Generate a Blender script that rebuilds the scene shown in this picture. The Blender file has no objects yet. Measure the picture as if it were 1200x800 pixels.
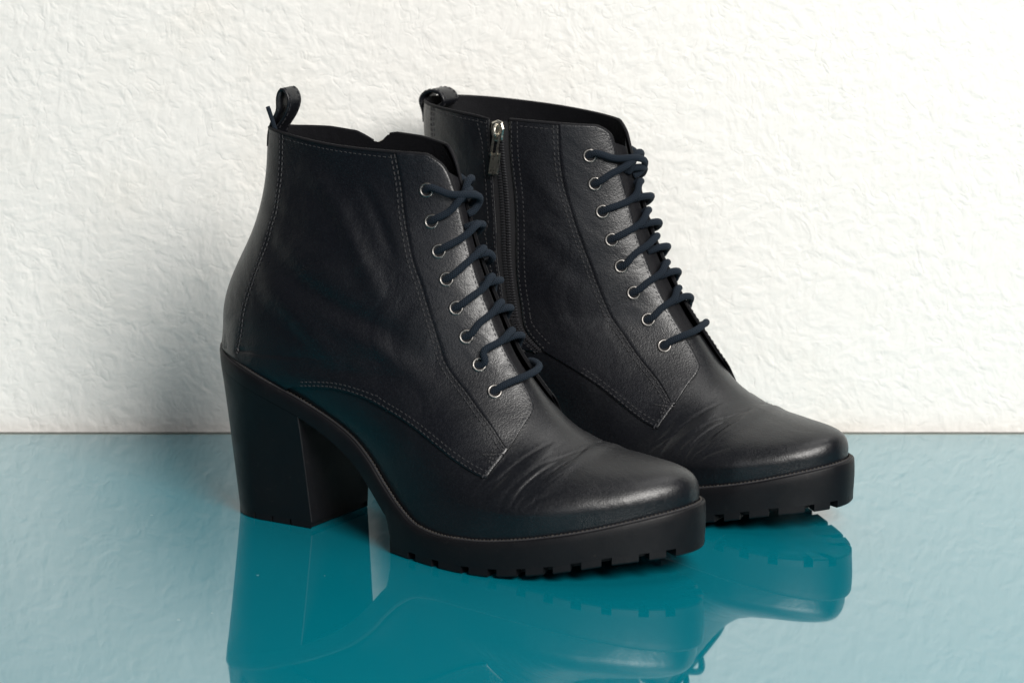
import bpy, math, random
import numpy as np
from mathutils import Vector, Matrix
random.seed(4); rng = np.random.default_rng(7)
scene = bpy.context.scene
col = scene.collection
# ------------------------------------------------------------------ camera
CM = 0.01
PITCH = math.radians(12.6)
cam_d = bpy.data.cameras.new('camera'); cam = bpy.data.objects.new('camera', cam_d); col.objects.link(cam)
cam_d.sensor_width = 36; cam_d.lens = 113.4; cam_d.clip_start = .05; cam_d.clip_end = 50
cam.location = (.0817, -1.4461, .4068); cam.rotation_euler = (math.radians(90) - PITCH, 0, 0)
cam_d.dof.use_dof = True; cam_d.dof.focus_distance = 1.47; cam_d.dof.aperture_fstop = 13
scene.camera = cam
# ------------------------------------------------------------------ light
world = bpy.data.worlds.new('World'); scene.world = world; world.use_nodes = True
bg = world.node_tree.nodes['Background']; bg.inputs[0].default_value = (.58, .74, 1, 1); bg.inputs[1].default_value = .04
def area(name, loc, target, sx, sy, power, color):
    l = bpy.data.lights.new(name, 'AREA'); l.shape = 'RECTANGLE'; l.size = sx; l.size_y = sy; l.energy = power; l.color = color
    o = bpy.data.objects.new(name, l); col.objects.link(o); o.location = loc
    o.rotation_euler = (Vector(target) - Vector(loc)).to_track_quat('-Z', 'Y').to_euler()
    return o
area('softbox_lamp', (.82, -1.52, 1.14), (.12, .06, .09), .82, .70, 57, (1, .972, .93))
area('added_fill_lamp', (-.42, -1.75, .62), (.08, .0, .09), .55, .70, 2.2, (.93, .96, 1))  # weak unseen fill, added to lift the sheen on the shafts
area('overhead_lamp', (.55, -.05, 1.45), (.2, .10, 0), .8, .5, 4.5, (1, .98, .95))
# ------------------------------------------------------------------ picture
scene.view_settings.view_transform = 'Standard'; scene.view_settings.look = 'None'
scene.view_settings.exposure = 0; scene.view_settings.gamma = 1; scene.view_settings.use_curve_mapping = False
# ------------------------------------------------------------------ boot geometry (centimetres, local frame)
# a = toward the toe, b = toward the outer side of the foot, z = up; origin under the middle of the heel breast
def nspline(xs, ys):
    """natural cubic spline through the points; returns a function"""
    xs = np.asarray(xs, float); ys = np.asarray(ys, float); n = len(xs); h = np.diff(xs)
    A = np.zeros((n, n)); r = np.zeros(n); A[0, 0] = A[-1, -1] = 1
    for i in range(1, n - 1):
        A[i, i - 1] = h[i - 1]; A[i, i] = 2 * (h[i - 1] + h[i]); A[i, i + 1] = h[i]
        r[i] = 6 * ((ys[i + 1] - ys[i]) / h[i] - (ys[i] - ys[i - 1]) / h[i - 1])
    m = np.linalg.solve(A, r)
    def f(x):
        x = np.clip(np.asarray(x, float), xs[0], xs[-1]); i = np.clip(np.searchsorted(xs, x) - 1, 0, n - 2)
        d0 = x - xs[i]; d1 = xs[i + 1] - x; hh = h[i]
        return (m[i] * d1 ** 3 + m[i + 1] * d0 ** 3) / (6 * hh) + (ys[i] / hh - m[i] * hh / 6) * d1 + (ys[i + 1] / hh - m[i + 1] * hh / 6) * d0
    return f
def pchip(xs, ys):
    """shape-preserving cubic"""
    xs = np.asarray(xs, float); ys = np.asarray(ys, float); h = np.diff(xs); d = np.diff(ys) / h
    m = np.zeros(len(xs)); m[0] = d[0]; m[-1] = d[-1]
    for i in range(1, len(xs) - 1):
        if d[i - 1] * d[i] > 0:
            w1 = 2 * h[i] + h[i - 1]; w2 = h[i] + 2 * h[i - 1]; m[i] = (w1 + w2) / (w1 / d[i - 1] + w2 / d[i])
    def f(x):
        x = np.clip(np.asarray(x, float), xs[0], xs[-1]); i = np.clip(np.searchsorted(xs, x) - 1, 0, len(xs) - 2)
        t = (x - xs[i]) / h[i]
        return ((2*t**3-3*t**2+1)*ys[i] + (t**3-2*t**2+t)*h[i]*m[i] + (-2*t**3+3*t**2)*ys[i+1] + (t**3-t**2)*h[i]*m[i+1])
    return f
def _table(f, xs, n=8001):
    X = np.linspace(xs[0], xs[-1], n); Y = f(X); return lambda x: np.interp(x, X, Y)
_ns, _pc = nspline, pchip
def nspline(xs, ys): return _table(_ns(xs, ys), xs)
def pchip(xs, ys): return _table(_pc(xs, ys), xs)
def sstep(x, a, b):
    k = np.clip((np.asarray(x, float) - a) / (b - a), 0, 1); return k * k * (3 - 2 * k)

A0, A1, T1 = -5.6, 18.6, 0.5
# feather line (where upper meets sole): height and half-width along the foot
z_feather = pchip([-5.9, -4.5, -3, -.6, .9, 2.7, 4.1, 5.1, 6.1, 7.3, 8.5, 10.4, 12.5, 14, 15.5, 17, 18.5, 19.2],
                  [7.76, 7.52, 7.16, 6.40, 5.82, 4.94, 3.90, 2.93, 2.14, 1.58, 1.45, 1.52, 1.79, 2.08, 2.41, 2.80, 3.18, 3.33])
_hw_a = np.array([-5.0, -4, -2.5, 0, 3, 5, 7, 9, 11, 13, 15, 16.5, 17.6, 18.25])
_hw_v = np.array([1.42, 2.13, 2.60, 2.66, 2.68, 3.10, 3.65, 4.05, 4.15, 4.0, 3.5, 2.75, 1.9, 1.12])
_hw_g = pchip(_hw_a, _hw_v / np.sqrt((_hw_a - A0) * (A1 - _hw_a)))
def half_w(a):
    a = np.clip(a, A0, A1); return np.sqrt(np.maximum((a - A0) * (A1 - a), 0)) * _hw_g(a)
centre_line = pchip([-6, 0, 4, 9.5, 12, 15, 18, 19.2], [0, 0, .05, .25, .1, -.2, -.5, -.6])

class Upper:
    """the last shape: a fan of sections from the rim (t=0) over the heel (t=.5) to the toe tip (t=1);
    h runs from the front ridge (0) round the side to the back seam or feather line (+1 outer, -1 inner)"""
    def __init__(s, back_rim=0.0, w_rim=2.9, shin=0.0, vamp=0.0, wave=0.0):
        s.wave = wave
        br = back_rim
        tf = [0, .08, .2, .3, .4, .5, .625, .75, .825, .9, .95, .975, 1]
        s.Fa = nspline(tf, [6.4 + shin*.5, 6.7 + shin, 7.3 + shin, 7.95 + shin, 8.75 + shin, 9.65 + shin*.7, 10.85 + shin*.3, 12.35, 13.95, 16.3, 17.95, 18.48, 18.6])
        s.Fz = nspline(tf, [17.5, 16.2, 14.1, 12.3, 10.6, 9.05, 7.6 + vamp*.5, 6.12 + vamp, 5.30 + vamp, 4.90 + vamp*.8, 4.60 + vamp*.3, 4.15, 3.13])
        tb = [0, .08, .2, .3, .38, .44, .5]
        s.Ba = nspline(tb, [-3.3 - br, -3.38 - br*.95, -3.55 - br*.75, -4.2 - br*.45, -5.15 - br*.15, -5.65, -5.66])
        s.Bz = nspline(tb, [18.0, 17.0, 15.2, 13.1, 11.2, 9.6, 7.78])
        g = w_rim - 2.9
        s.W = nspline([0, .1, .2, .3, .4, .5, .56, .62, .7, .75, .8, .85, 1], [w_rim, w_rim + .08, 2.92 + g*.72, 2.98 + g*.4, 3.04 + g*.15, 3.1, 3.15, 3.22, 3.45, 3.82, 4.2, 4.03, 3])
        s.SM = pchip([0, .5, .65, .8, .9, 1], [.47, .47, .42, .34, .32, .32])
        s.PT = pchip([0, .2, .5, .7, .82, .88, .94, 1], [1.75, 1.75, 1.75, 1.82, 1.74, 1.80, 2.0, 2.1])
        s.Q = pchip([0, .3, .47, .5, .53, .58, .65, .76, .84, 1], [1, .95, .82, .86, 1.02, 1.35, 1.7, 1.6, 1, 1])
        s.disp = None
    def raw(s, t, h):
        t = np.asarray(t, float); h = np.asarray(h, float); t, h = np.broadcast_arrays(t, h)
        sg = np.where(h < 0, -1.0, 1.0); H = np.clip(np.abs(h), 0, 1)
        tau = np.clip((t - T1) / (1 - T1), 0, 1)
        aB = A0 + (A1 - A0) * (1 - np.cos(np.pi * tau)) / 2
        foot = t > T1
        Ba = np.where(foot, aB, s.Ba(np.minimum(t, T1))); Bz = np.where(foot, z_feather(aB), s.Bz(np.minimum(t, T1)))
        wb = np.where(foot, half_w(aB), 0)
        kk = sstep(t, .78, .88); w = s.W(t) * (1 - kk) + wb * 1.02 * kk
        Fa = s.Fa(t); Fz = s.Fz(t); sm = s.SM(t); p = s.PT(t)
        al = np.minimum(H / .5, 1) * np.pi / 2; be = np.clip((H - .5) / .5, 0, 1) * np.pi / 2
        c = np.maximum(np.cos(al), 0); si = np.maximum(np.sin(al), 0)
        top = H <= .5
        sv = np.where(top, sm + (1 - sm) * c ** (2 / p), sm * (1 - np.sin(be)))
        y = np.where(top, w * si ** (2 / p), wb + (w - wb) * np.maximum(np.cos(be), 0) ** s.Q(t))
        a = Ba + (Fa - Ba) * sv; z = Bz + (Fz - Bz) * sv
        if s.wave:                                     # the empty inner side of the collar slumps unevenly
            z = z + s.wave * np.exp(-t / .05) * np.where(h < 0, np.interp(H, [0, .16, .3, .40, .43, .46, .50, .56, .66, .8, 1], [0, .34, .42, .36, .25, -.16, -.14, .12, .16, .05, 0]), .06 * np.sin(9 * H))
        b = sg * y + centre_line(a) * sstep(z, 16, 6)
        return np.stack([a, b, z], -1)
    def base(s, t, h):
        """raw(), with the width eased across the heel so no crease shows where the fan turns"""
        t = np.asarray(t, float); h = np.asarray(h, float); t, h = np.broadcast_arrays(t, h)
        P = s.raw(t, h); m = np.abs(t - T1) < .17
        if m.any():
            tm = t[m]; hm = h[m]; d = .032 * np.exp(-((tm - T1) / .07) ** 2)
            P[m, 1] = sum(k * s.raw(tm + o * d, hm)[..., 1] for o, k in ((-1.5, .1), (-1, .2), (-.5, .2), (.5, .2), (1, .2), (1.5, .1)))
        return P
    def normal(s, t, h, e=2e-3):
        t = np.asarray(t, float); h = np.asarray(h, float); t, h = np.broadcast_arrays(t, h)
        t0 = np.clip(t - e, 0, .999); t1 = np.clip(t + e, 0.002, 1)
        du = s.base(t1, h) - s.base(t0, h); dv = s.base(t, h + e) - s.base(t, h - e)
        # keep the far end inside the domain
        hi = np.abs(h) > 1 - 2 * e
        dv = np.where(hi[..., None], (s.base(t, h) - s.base(t, h - 2 * e * np.sign(h))) * np.sign(h)[..., None], dv)
        n = np.cross(du, dv); ln = np.linalg.norm(n, axis=-1, keepdims=True)
        n = n / np.maximum(ln, 1e-9)
        bad = np.zeros(n.shape); bad[..., 0] = 1
        return np.where(ln < 1e-9, bad, n)
    def at(s, t, h, off=0.0):
        P = s.base(t, h); tt, hh = np.broadcast_arrays(np.asarray(t, float), np.asarray(h, float))
        lim = 1 - .08 * sstep(tt, .42, .52)            # beside the sole the panels are pushed outward, not up
        N = s.normal(tt, np.clip(hh, -lim, lim))
        o = np.asarray(off, float)
        if s.disp is not None: o = o + s.disp(P, np.asarray(t, float), np.asarray(h, float))
        return P + N * o[..., None]

# ---- sole outline
z_bottom = pchip([-6, 5.6, 9.5, 11, 12.7, 14, 15, 16.4, 18.8, 19.4], [0, 0, 0, .05, .25, .47, .68, .95, 1.22, 1.28])
sole_th = pchip([-6, 0, 1.5, 3.2, 4.4, 5.2, 6], [.76, .76, .86, 1.05, 1.15, 1.15, 1.1])
def z_body(a):
    k = sstep(a, 5.25, 5.75); return (z_feather(a) - sole_th(a)) * (1 - k) + (z_bottom(a) + .36) * k
N_OUT = 320
def outline(off, n=N_OUT):
    """closed loop: heel back -> outer side -> toe -> inner side; each row a, b (offset), plus the un-offset a"""
    ang = np.linspace(0, np.pi, n); a = A0 + (A1 - A0) * (1 - np.cos(ang)) / 2
    w = half_w(a); c = centre_line(a)
    aa = np.concatenate([a, a[-2:0:-1]]); bb = np.concatenate([c + w, (c - w)[-2:0:-1]])
    P = np.stack([aa, bb], -1); T = np.roll(P, -1, 0) - np.roll(P, 1, 0)
    Nn = np.stack([-T[:, 1], T[:, 0]], -1); Nn /= np.linalg.norm(Nn, axis=1, keepdims=True)
    if off > 0: off = off + .06 * sstep(aa, 2.0, -1.5)      # the rim stands out more round the heel
    return P + Nn * np.reshape(off, (-1, 1)), aa
def sole_levels():
    L = []
    for off, f in ((-.35, None), (.05, -.5), (.17, -1), (.25, -1), (.295, .03), (.315, .25), (.32, .5), (.30, .8), (.28, 1.0)):
        P, a = outline(off); zf = z_feather(a) + .10 * sstep(a, -5.0, -5.5); zb = z_body(a)
        if f is not None and f < .3: P[:, 0] -= .10 * sstep(a, -5.0, -5.55)
        z = zf - .06 if f is None else (zf - .05 if f == -.5 else (zf + .035 if f == -1 else zf - (zf - zb) * f))
        L.append(np.column_stack([P, z]))
    return L
def heel_loops(n=90, m=12):
    """U-shaped loops (outer breast corner -> back -> inner corner) from the seat down to the ground"""
    P, a = outline(.285); z = z_feather(a) - .77
    N = len(P); half = N // 2
    out = [i for i in range(0, half) if P[i, 0] < 0.05]; inn = [i for i in range(N - 1, half, -1) if P[i, 0] < 0.05]
    idx = out[::-1] + inn
    U = np.column_stack([P[idx], z[idx]])
    def resample(Q, n):
        d = np.r_[0, np.cumsum(np.linalg.norm(np.diff(Q[:, :2], axis=0), axis=1))]; x = np.linspace(0, d[-1], n)
        return np.column_stack([np.interp(x, d, Q[:, k]) for k in range(Q.shape[1])])
    top = resample(U, n)
    an = np.linspace(0, np.pi, 80); D = [(.2, 2.28)] + [(-2.65 - 2.3 * np.sin(x), 2.28 * np.sign(np.cos(x)) * abs(np.cos(x)) ** .9) for x in an] + [(.2, -2.28)]
    bot = resample(np.column_stack([np.array(D), np.zeros(len(D))]), n)
    loops = []
    for k in np.linspace(0, 1, m):
        e = k ** .9
        Q = top * (1 - e) + bot * e; Q[:, 2] = top[:, 2] * (1 - k) + .3 * k
        loops.append(Q)
    return loops, bot

# ---- creases and soft folds in the leather, as lines on the surface
def fold_field(U, lines):
    """lines: (points (t,h signed), height, width); negative height is a valley"""
    packs = []
    for pts, hgt, wid in lines:
        p = np.asarray(pts, float); x = np.arange(len(p)); xx = np.linspace(0, len(p) - 1, 24)
        q = np.column_stack([pchip(x, p[:, 0])(xx), pchip(x, p[:, 1])(xx)]); P = U.base(q[:, 0], q[:, 1])
        fade = np.sin(np.pi * np.clip(np.linspace(.06, .94, 24), 0, 1)) ** .6
        packs.append((P, hgt * fade, wid))
    def f(P, t, h):
        o = np.zeros(P.shape[:-1])
        for C_, H_, w in packs:
            lo = C_.min(0) - 3 * w; hi = C_.max(0) + 3 * w
            m = np.all((P > lo) & (P < hi), -1)
            if not m.any(): continue
            Q = P[m]; d2 = ((Q[:, None] - C_[None]) ** 2).sum(-1); i = d2.argmin(1)
            # distance to the segment next to the nearest sample
            best = np.full(len(Q), 1e9); hv = np.zeros(len(Q))
            for a, b in ((np.maximum(i - 1, 0), np.maximum(i - 1, 0) + 1), (np.minimum(i, 22), np.minimum(i, 22) + 1)):
                A = C_[a]; D = C_[b] - A; k = np.clip(((Q - A) * D).sum(-1) / np.maximum((D * D).sum(-1), 1e-9), 0, 1)
                dd = ((Q - A - D * k[:, None]) ** 2).sum(-1); hh = H_[a] * (1 - k) + H_[b] * k
                u = dd < best; best = np.where(u, dd, best); hv = np.where(u, hh, hv)
            r2 = best / (w * w)
            o[m] += hv * (np.exp(-r2) - .35 * np.exp(-r2 / 5.0))
        return o
    return f

# ------------------------------------------------------------------ materials
MAT = {}
def mat(name, color=(.5, .5, .5), rough=.5, metal=0, **kw):
    m = bpy.data.materials.new(name); m.use_nodes = True; MAT[name] = m
    p = m.node_tree.nodes['Principled BSDF']
    p.inputs['Base Color'].default_value = (*color, 1); p.inputs['Roughness'].default_value = rough; p.inputs['Metallic'].default_value = metal
    for k, v in kw.items(): p.inputs[k.replace('_', ' ')].default_value = v
    return m, m.node_tree.nodes, m.node_tree.links, p
def nd(nodes, kind, **kw):
    n = nodes.new(kind)
    for k, v in kw.items():
        if k in n.inputs.keys(): n.inputs[k].default_value = v
        else: setattr(n, k, v)
    return n
def noise(nodes, links, vec, scale, detail=3, rough=.55, dist=0):
    n = nodes.new('ShaderNodeTexNoise'); n.inputs['Scale'].default_value = scale; n.inputs['Detail'].default_value = detail
    n.inputs['Roughness'].default_value = rough; n.inputs['Distortion'].default_value = dist
    links.new(vec, n.inputs['Vector']); return n
def ramp(nodes, links, fac, p0, p1, c0=0, c1=1):
    r = nodes.new('ShaderNodeMapRange'); r.inputs[1].default_value = p0; r.inputs[2].default_value = p1
    r.inputs[3].default_value = c0; r.inputs[4].default_value = c1; r.interpolation_type = 'SMOOTHSTEP'
    links.new(fac, r.inputs[0]); return r.outputs[0]
def math_n(nodes, links, op, a, b):
    n = nodes.new('ShaderNodeMath'); n.operation = op
    for i, v in enumerate((a, b)):
        if isinstance(v, (int, float)): n.inputs[i].default_value = v
        else: links.new(v, n.inputs[i])
    return n.outputs[0]
def bump(nodes, links, h, strength, dist, normal=None):
    b = nodes.new('ShaderNodeBump'); b.inputs['Strength'].default_value = strength; b.inputs['Distance'].default_value = dist
    links.new(h, b.inputs['Height'])
    if normal is not None: links.new(normal, b.inputs['Normal'])
    return b.outputs[0]

def make_leather(name, color, rough, grain, fold):
    m, n, l, p = mat(name, color, rough)
    tc = n.new('ShaderNodeTexCoord').outputs['Object']
    v = n.new('ShaderNodeTexVoronoi'); v.inputs['Scale'].default_value = 1500; v.feature = 'F1'; l.new(tc, v.inputs['Vector'])
    f = noise(n, l, tc, 900, 4, .6)
    mid = noise(n, l, tc, 120, 4, .6, .5)
    low = noise(n, l, tc, 28, 3, .5, 1.0)
    b = bump(n, l, v.outputs['Distance'], grain, .00018)
    b = bump(n, l, f.outputs[0], grain, .0003, b)
    b = bump(n, l, mid.outputs[0], .10 * fold, .0010, b)
    b = bump(n, l, low.outputs[0], .35 * fold, .004, b)
    l.new(b, p.inputs['Normal'])
    # wear: the polish is uneven
    r1 = ramp(n, l, low.outputs[0], .3, .75, rough - .02, rough + .05)
    r2 = ramp(n, l, f.outputs[0], .3, .7, -.03, .05)
    l.new(math_n(n, l, 'ADD', r1, r2), p.inputs['Roughness'])
    cr = n.new('ShaderNodeMixRGB'); cr.inputs[1].default_value = (*color, 1); cr.inputs[2].default_value = (*[c * 1.35 for c in color], 1)
    l.new(ramp(n, l, f.outputs[0], .45, .75), cr.inputs[0]); l.new(cr.outputs[0], p.inputs['Base Color'])
    p.inputs['Specular IOR Level'].default_value = .42
    return m
make_leather('upper_leather', (.0038, .0042, .0062), .37, .28, .9); MAT['upper_leather'].node_tree.nodes['Principled BSDF'].inputs['Specular IOR Level'].default_value = .5
make_leather('vamp_leather', (.0045, .0050, .0068), .36, .2, .5); MAT['vamp_leather'].node_tree.nodes['Principled BSDF'].inputs['Specular IOR Level'].default_value = .52
make_leather('lining_leather', (.006, .006, .0075), .62, .3, .6); MAT['lining_leather'].node_tree.nodes['Principled BSDF'].inputs['Specular IOR Level'].default_value = .18
def make_rubber():
    m, n, l, p = mat('sole_rubber', (.0055, .0055, .0070), .45, Specular_IOR_Level=.22)
    tc = n.new('ShaderNodeTexCoord').outputs['Object']
    f = noise(n, l, tc, 700, 4, .65); g = noise(n, l, tc, 60, 4, .6)
    l.new(bump(n, l, g.outputs[0], .12, .001, bump(n, l, f.outputs[0], .18, .0003)), p.inputs['Normal'])
    l.new(ramp(n, l, g.outputs[0], .3, .7, .42, .56), p.inputs['Roughness'])
    s1 = noise(n, l, tc, 330, 5, .7, .4); mx = n.new('ShaderNodeMixRGB'); mx.inputs[1].default_value = (.0050, .0050, .0062, 1); mx.inputs[2].default_value = (.034, .030, .026, 1)   # lint and dry dust
    dust = math_n(n, l, 'MULTIPLY', ramp(n, l, s1.outputs[0], .60, .78), ramp(n, l, g.outputs[0], .42, .62)); l.new(dust, mx.inputs[0]); l.new(mx.outputs[0], p.inputs['Base Color'])
    return m
make_rubber()
def make_lace():
    m, n, l, p = mat('lace_cotton', (.012, .020, .034), .85)
    uv = n.new('ShaderNodeTexCoord').outputs['UV']
    sep = n.new('ShaderNodeSeparateXYZ'); l.new(uv, sep.inputs[0])
    s1 = math_n(n, l, 'SINE', math_n(n, l, 'ADD', math_n(n, l, 'MULTIPLY', sep.outputs[0], 62), math_n(n, l, 'MULTIPLY', sep.outputs[1], 37.7)), 0)
    s2 = math_n(n, l, 'SINE', math_n(n, l, 'SUBTRACT', math_n(n, l, 'MULTIPLY', sep.outputs[0], 62), math_n(n, l, 'MULTIPLY', sep.outputs[1], 37.7)), 0)
    w = math_n(n, l, 'MAXIMUM', s1, s2)
    tc = n.new('ShaderNodeTexCoord').outputs['Object']
    f = noise(n, l, tc, 2500, 3, .7)
    l.new(bump(n, l, f.outputs[0], .5, .0003, bump(n, l, w, .55, .0003)), p.inputs['Normal'])
    mx = n.new('ShaderNodeMixRGB'); mx.inputs[1].default_value = (.003, .0055, .0095, 1); mx.inputs[2].default_value = (.011, .017, .026, 1)
    l.new(ramp(n, l, w, -.6, 1), mx.inputs[0]); l.new(mx.outputs[0], p.inputs['Base Color'])
    p.inputs['Sheen Weight'].default_value = .03; p.inputs['Specular IOR Level'].default_value = .2; p.inputs['Sheen Roughness'].default_value = .5; p.inputs['Sheen Tint'].default_value = (.5, .7, 1, 1)
make_lace()
def make_metal(name, color, rough):
    m, n, l, p = mat(name, color, rough, 1)
    tc = n.new('ShaderNodeTexCoord').outputs['Object']; f = noise(n, l, tc, 900, 3)
    l.new(ramp(n, l, f.outputs[0], .3, .7, rough - .08, rough + .12), p.inputs['Roughness'])
make_metal('eyelet_metal', (.20, .19, .18), .36)
make_metal('zip_metal', (.50, .47, .41), .32)
mat('cut_edge', (.006, .006, .007), .85, Specular_IOR_Level=.12)
mat('hole_shade_black', (.003, .003, .004), .9)
mat('thread', (.025, .0245, .027), .7)
mat('seam_thread', (.022, .022, .026), .75)
mat('welt_thread', (.035, .031, .027), .8)
mat('zip_teeth_nylon', (.022, .022, .025), .42)
m, n, l, p = mat('zip_fabric', (.008, .008, .010), .85)
tc = n.new('ShaderNodeTexCoord').outputs['Object']; f = noise(n, l, tc, 1800, 2); l.new(bump(n, l, f.outputs[0], .5, .0003), p.inputs['Normal'])

def make_wall():
    m, n, l, p = mat('textured_plaster', (.80, .785, .755), .8)
    tc = n.new('ShaderNodeTexCoord').outputs['Object']
    warp = noise(n, l, tc, 22, 2, .5)
    vm = n.new('ShaderNodeVectorMath'); vm.operation = 'MULTIPLY_ADD'
    l.new(warp.outputs['Color'], vm.inputs[0]); vm.inputs[1].default_value = (.02, .02, .02); l.new(tc, vm.inputs[2])
    w = vm.outputs[0]
    n1 = noise(n, l, w, 115, 2, .5, .4)           # trowelled blobs about a centimetre across
    n2 = noise(n, l, w, 230, 2, .5, .4)
    n3 = noise(n, l, tc, 420, 3, .6)
    rd = math_n(n, l, 'ABSOLUTE', math_n(n, l, 'SUBTRACT', noise(n, l, w, 105, 1, .5, .8).outputs[0], .5), 0)
    crease = ramp(n, l, rd, 0, .045, 0, 1)        # short folds where two strokes met
    gate = ramp(n, l, noise(n, l, tc, 120, 1).outputs[0], .48, .60, 1, 0)
    crease = math_n(n, l, 'MAXIMUM', crease, gate)
    h = math_n(n, l, 'ADD', math_n(n, l, 'MULTIPLY', n1.outputs[0], 1.5), math_n(n, l, 'MULTIPLY', crease, .20))
    h = math_n(n, l, 'ADD', h, math_n(n, l, 'MULTIPLY', n2.outputs[0], .80))
    h = math_n(n, l, 'ADD', h, math_n(n, l, 'MULTIPLY', n3.outputs[0], .10))
    d = n.new('ShaderNodeDisplacement'); d.inputs['Scale'].default_value = .00062; d.inputs['Midlevel'].default_value = .5
    l.new(h, d.inputs['Height']); l.new(d.outputs[0], n['Material Output'].inputs['Displacement'])
    m.displacement_method = 'BOTH'
    st = noise(n, l, tc, 9, 4, .6)
    mx = n.new('ShaderNodeMixRGB'); mx.inputs[1].default_value = (.80, .784, .752, 1); mx.inputs[2].default_value = (.765, .735, .685, 1)
    l.new(ramp(n, l, st.outputs[0], .48, .8), mx.inputs[0]); l.new(mx.outputs[0], p.inputs['Base Color'])
make_wall()
def make_table():
    m, n, l, p = mat('teal_glass', (.002, .115, .150), .03)
    tc = n.new('ShaderNodeTexCoord').outputs['Object']
    g = noise(n, l, tc, 14, 2, .5)
    l.new(bump(n, l, g.outputs[0], .006, .002), p.inputs['Normal'])
    v = n.new('ShaderNodeTexVoronoi'); v.inputs['Scale'].default_value = 70; l.new(tc, v.inputs['Vector'])   # a few specks of dust
    sx = n.new('ShaderNodeSeparateXYZ'); l.new(v.outputs['Color'], sx.inputs[0])
    lim = ramp(n, l, sx.outputs[0], .64, 1, 0, .048); lim.node.interpolation_type = 'LINEAR'
    sp = math_n(n, l, 'LESS_THAN', v.outputs['Distance'], lim)
    sm = noise(n, l, tc, 18, 4, .7, 1.0); l.new(ramp(n, l, sm.outputs[0], .4, .75, .012, .07), p.inputs['Coat Roughness'])
    mx = n.new('ShaderNodeMixRGB'); mx.inputs[1].default_value = (.001, .192, .255, 1); mx.inputs[2].default_value = (.30, .42, .43, 1)
    l.new(sp, mx.inputs[0]); l.new(mx.outputs[0], p.inputs['Base Color'])
    p.inputs['IOR'].default_value = 1.6; p.inputs['Coat Weight'].default_value = 1; p.inputs['Coat IOR'].default_value = 1.5
make_table()
mat('glass_edge', (.55, .60, .55), .25)
mat('gap_shade_paint', (.03, .028, .026), .8)

# ------------------------------------------------------------------ mesh helpers (input in centimetres)
def mk(name, verts, faces, m, parent=None, uv=None, smooth=True):
    me = bpy.data.meshes.new(name); me.from_pydata((np.asarray(verts, float) * CM).tolist(), [], [tuple(int(i) for i in f) for f in faces])
    if smooth: me.polygons.foreach_set('use_smooth', [True] * len(me.polygons))
    me.materials.append(MAT[m] if isinstance(m, str) else m)
    if uv is not None:
        ul = me.uv_layers.new(); vi = np.zeros(len(me.loops), int); me.loops.foreach_get('vertex_index', vi)
        ul.data.foreach_set('uv', np.asarray(uv, float)[vi].ravel())
    me.update()
    o = bpy.data.objects.new(name, me); col.objects.link(o); o.parent = parent
    return o
class Buf:
    def __init__(s): s.v = []; s.f = []; s.n = 0; s.uv = []
    def add(s, v, f, uv=None):
        v = np.asarray(v, float); s.v.append(v); s.f += [tuple(int(i) + s.n for i in q) for q in f]; s.n += len(v)
        s.uv.append(np.zeros((len(v), 2)) if uv is None else np.asarray(uv, float))
    def build(s, name, m, parent=None, smooth=True): return mk(name, np.concatenate(s.v), s.f, m, parent, np.concatenate(s.uv), smooth)
def grid_faces(n, m, wrap=False, base=0):
    f = []
    for i in range(n - 1):
        for j in range(m if wrap else m - 1):
            k = (j + 1) % m; f.append((base + i*m + j, base + (i+1)*m + j, base + (i+1)*m + k, base + i*m + k))
    return f
def smooth_path(pts, n):
    pts = np.asarray(pts, float); d = np.r_[0, np.cumsum(np.linalg.norm(np.diff(pts, axis=0), axis=1) + 1e-6)]
    x = np.linspace(0, d[-1], n)
    return np.column_stack([_ns(d, pts[:, k])(x) if len(pts) > 2 else np.interp(x, d, pts[:, k]) for k in range(pts.shape[1])])
def tube(path, r, seg=10, flat=None):
    """round tube along a path; flat = (normal direction list, squash)"""
    path = np.asarray(path, float); n = len(path); r = np.broadcast_to(r, n)
    T = np.gradient(path, axis=0); T /= np.linalg.norm(T, axis=1, keepdims=True)
    up = np.array([0, 0, 1.]) if abs(T[0, 2]) < .9 else np.array([1., 0, 0])
    V = []; UVs = []; length = np.r_[0, np.cumsum(np.linalg.norm(np.diff(path, axis=0), axis=1))]
    for i in range(n):
        up = up - T[i] * (up @ T[i]); up /= np.linalg.norm(up); sd = np.cross(T[i], up)
        for k in range(seg):
            an = 2 * math.pi * k / seg
            V.append(path[i] + r[i] * (math.cos(an) * up + math.sin(an) * sd)); UVs.append((length[i], k / seg))
    F = grid_faces(n, seg, True)
    V.append(path[0]); V.append(path[-1]); UVs += [(0, 0), (length[-1], 0)]; a = n * seg; b = a + 1
    for k in range(seg):
        F.append((a, k, (k + 1) % seg)); F.append((b, (n-1)*seg + (k+1) % seg, (n-1)*seg + k))
    return np.array(V), F, np.array(UVs)
def box_on(c, ax, ay, az, chamfer=.0):
    """box at c with half-axis vectors; optional chamfer on its top edges"""
    c, ax, ay, az = (np.asarray(q, float) for q in (c, ax, ay, az)); k = 1 - chamfer
    V = [c - ax - ay - az, c + ax - ay - az, c + ax + ay - az, c - ax + ay - az,
         c - ax*k - ay*k + az, c + ax*k - ay*k + az, c + ax*k + ay*k + az, c - ax*k + ay*k + az]
    return V, [(0, 3, 2, 1), (4, 5, 6, 7), (0, 1, 5, 4), (1, 2, 6, 5), (2, 3, 7, 6), (3, 0, 4, 7)]

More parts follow.
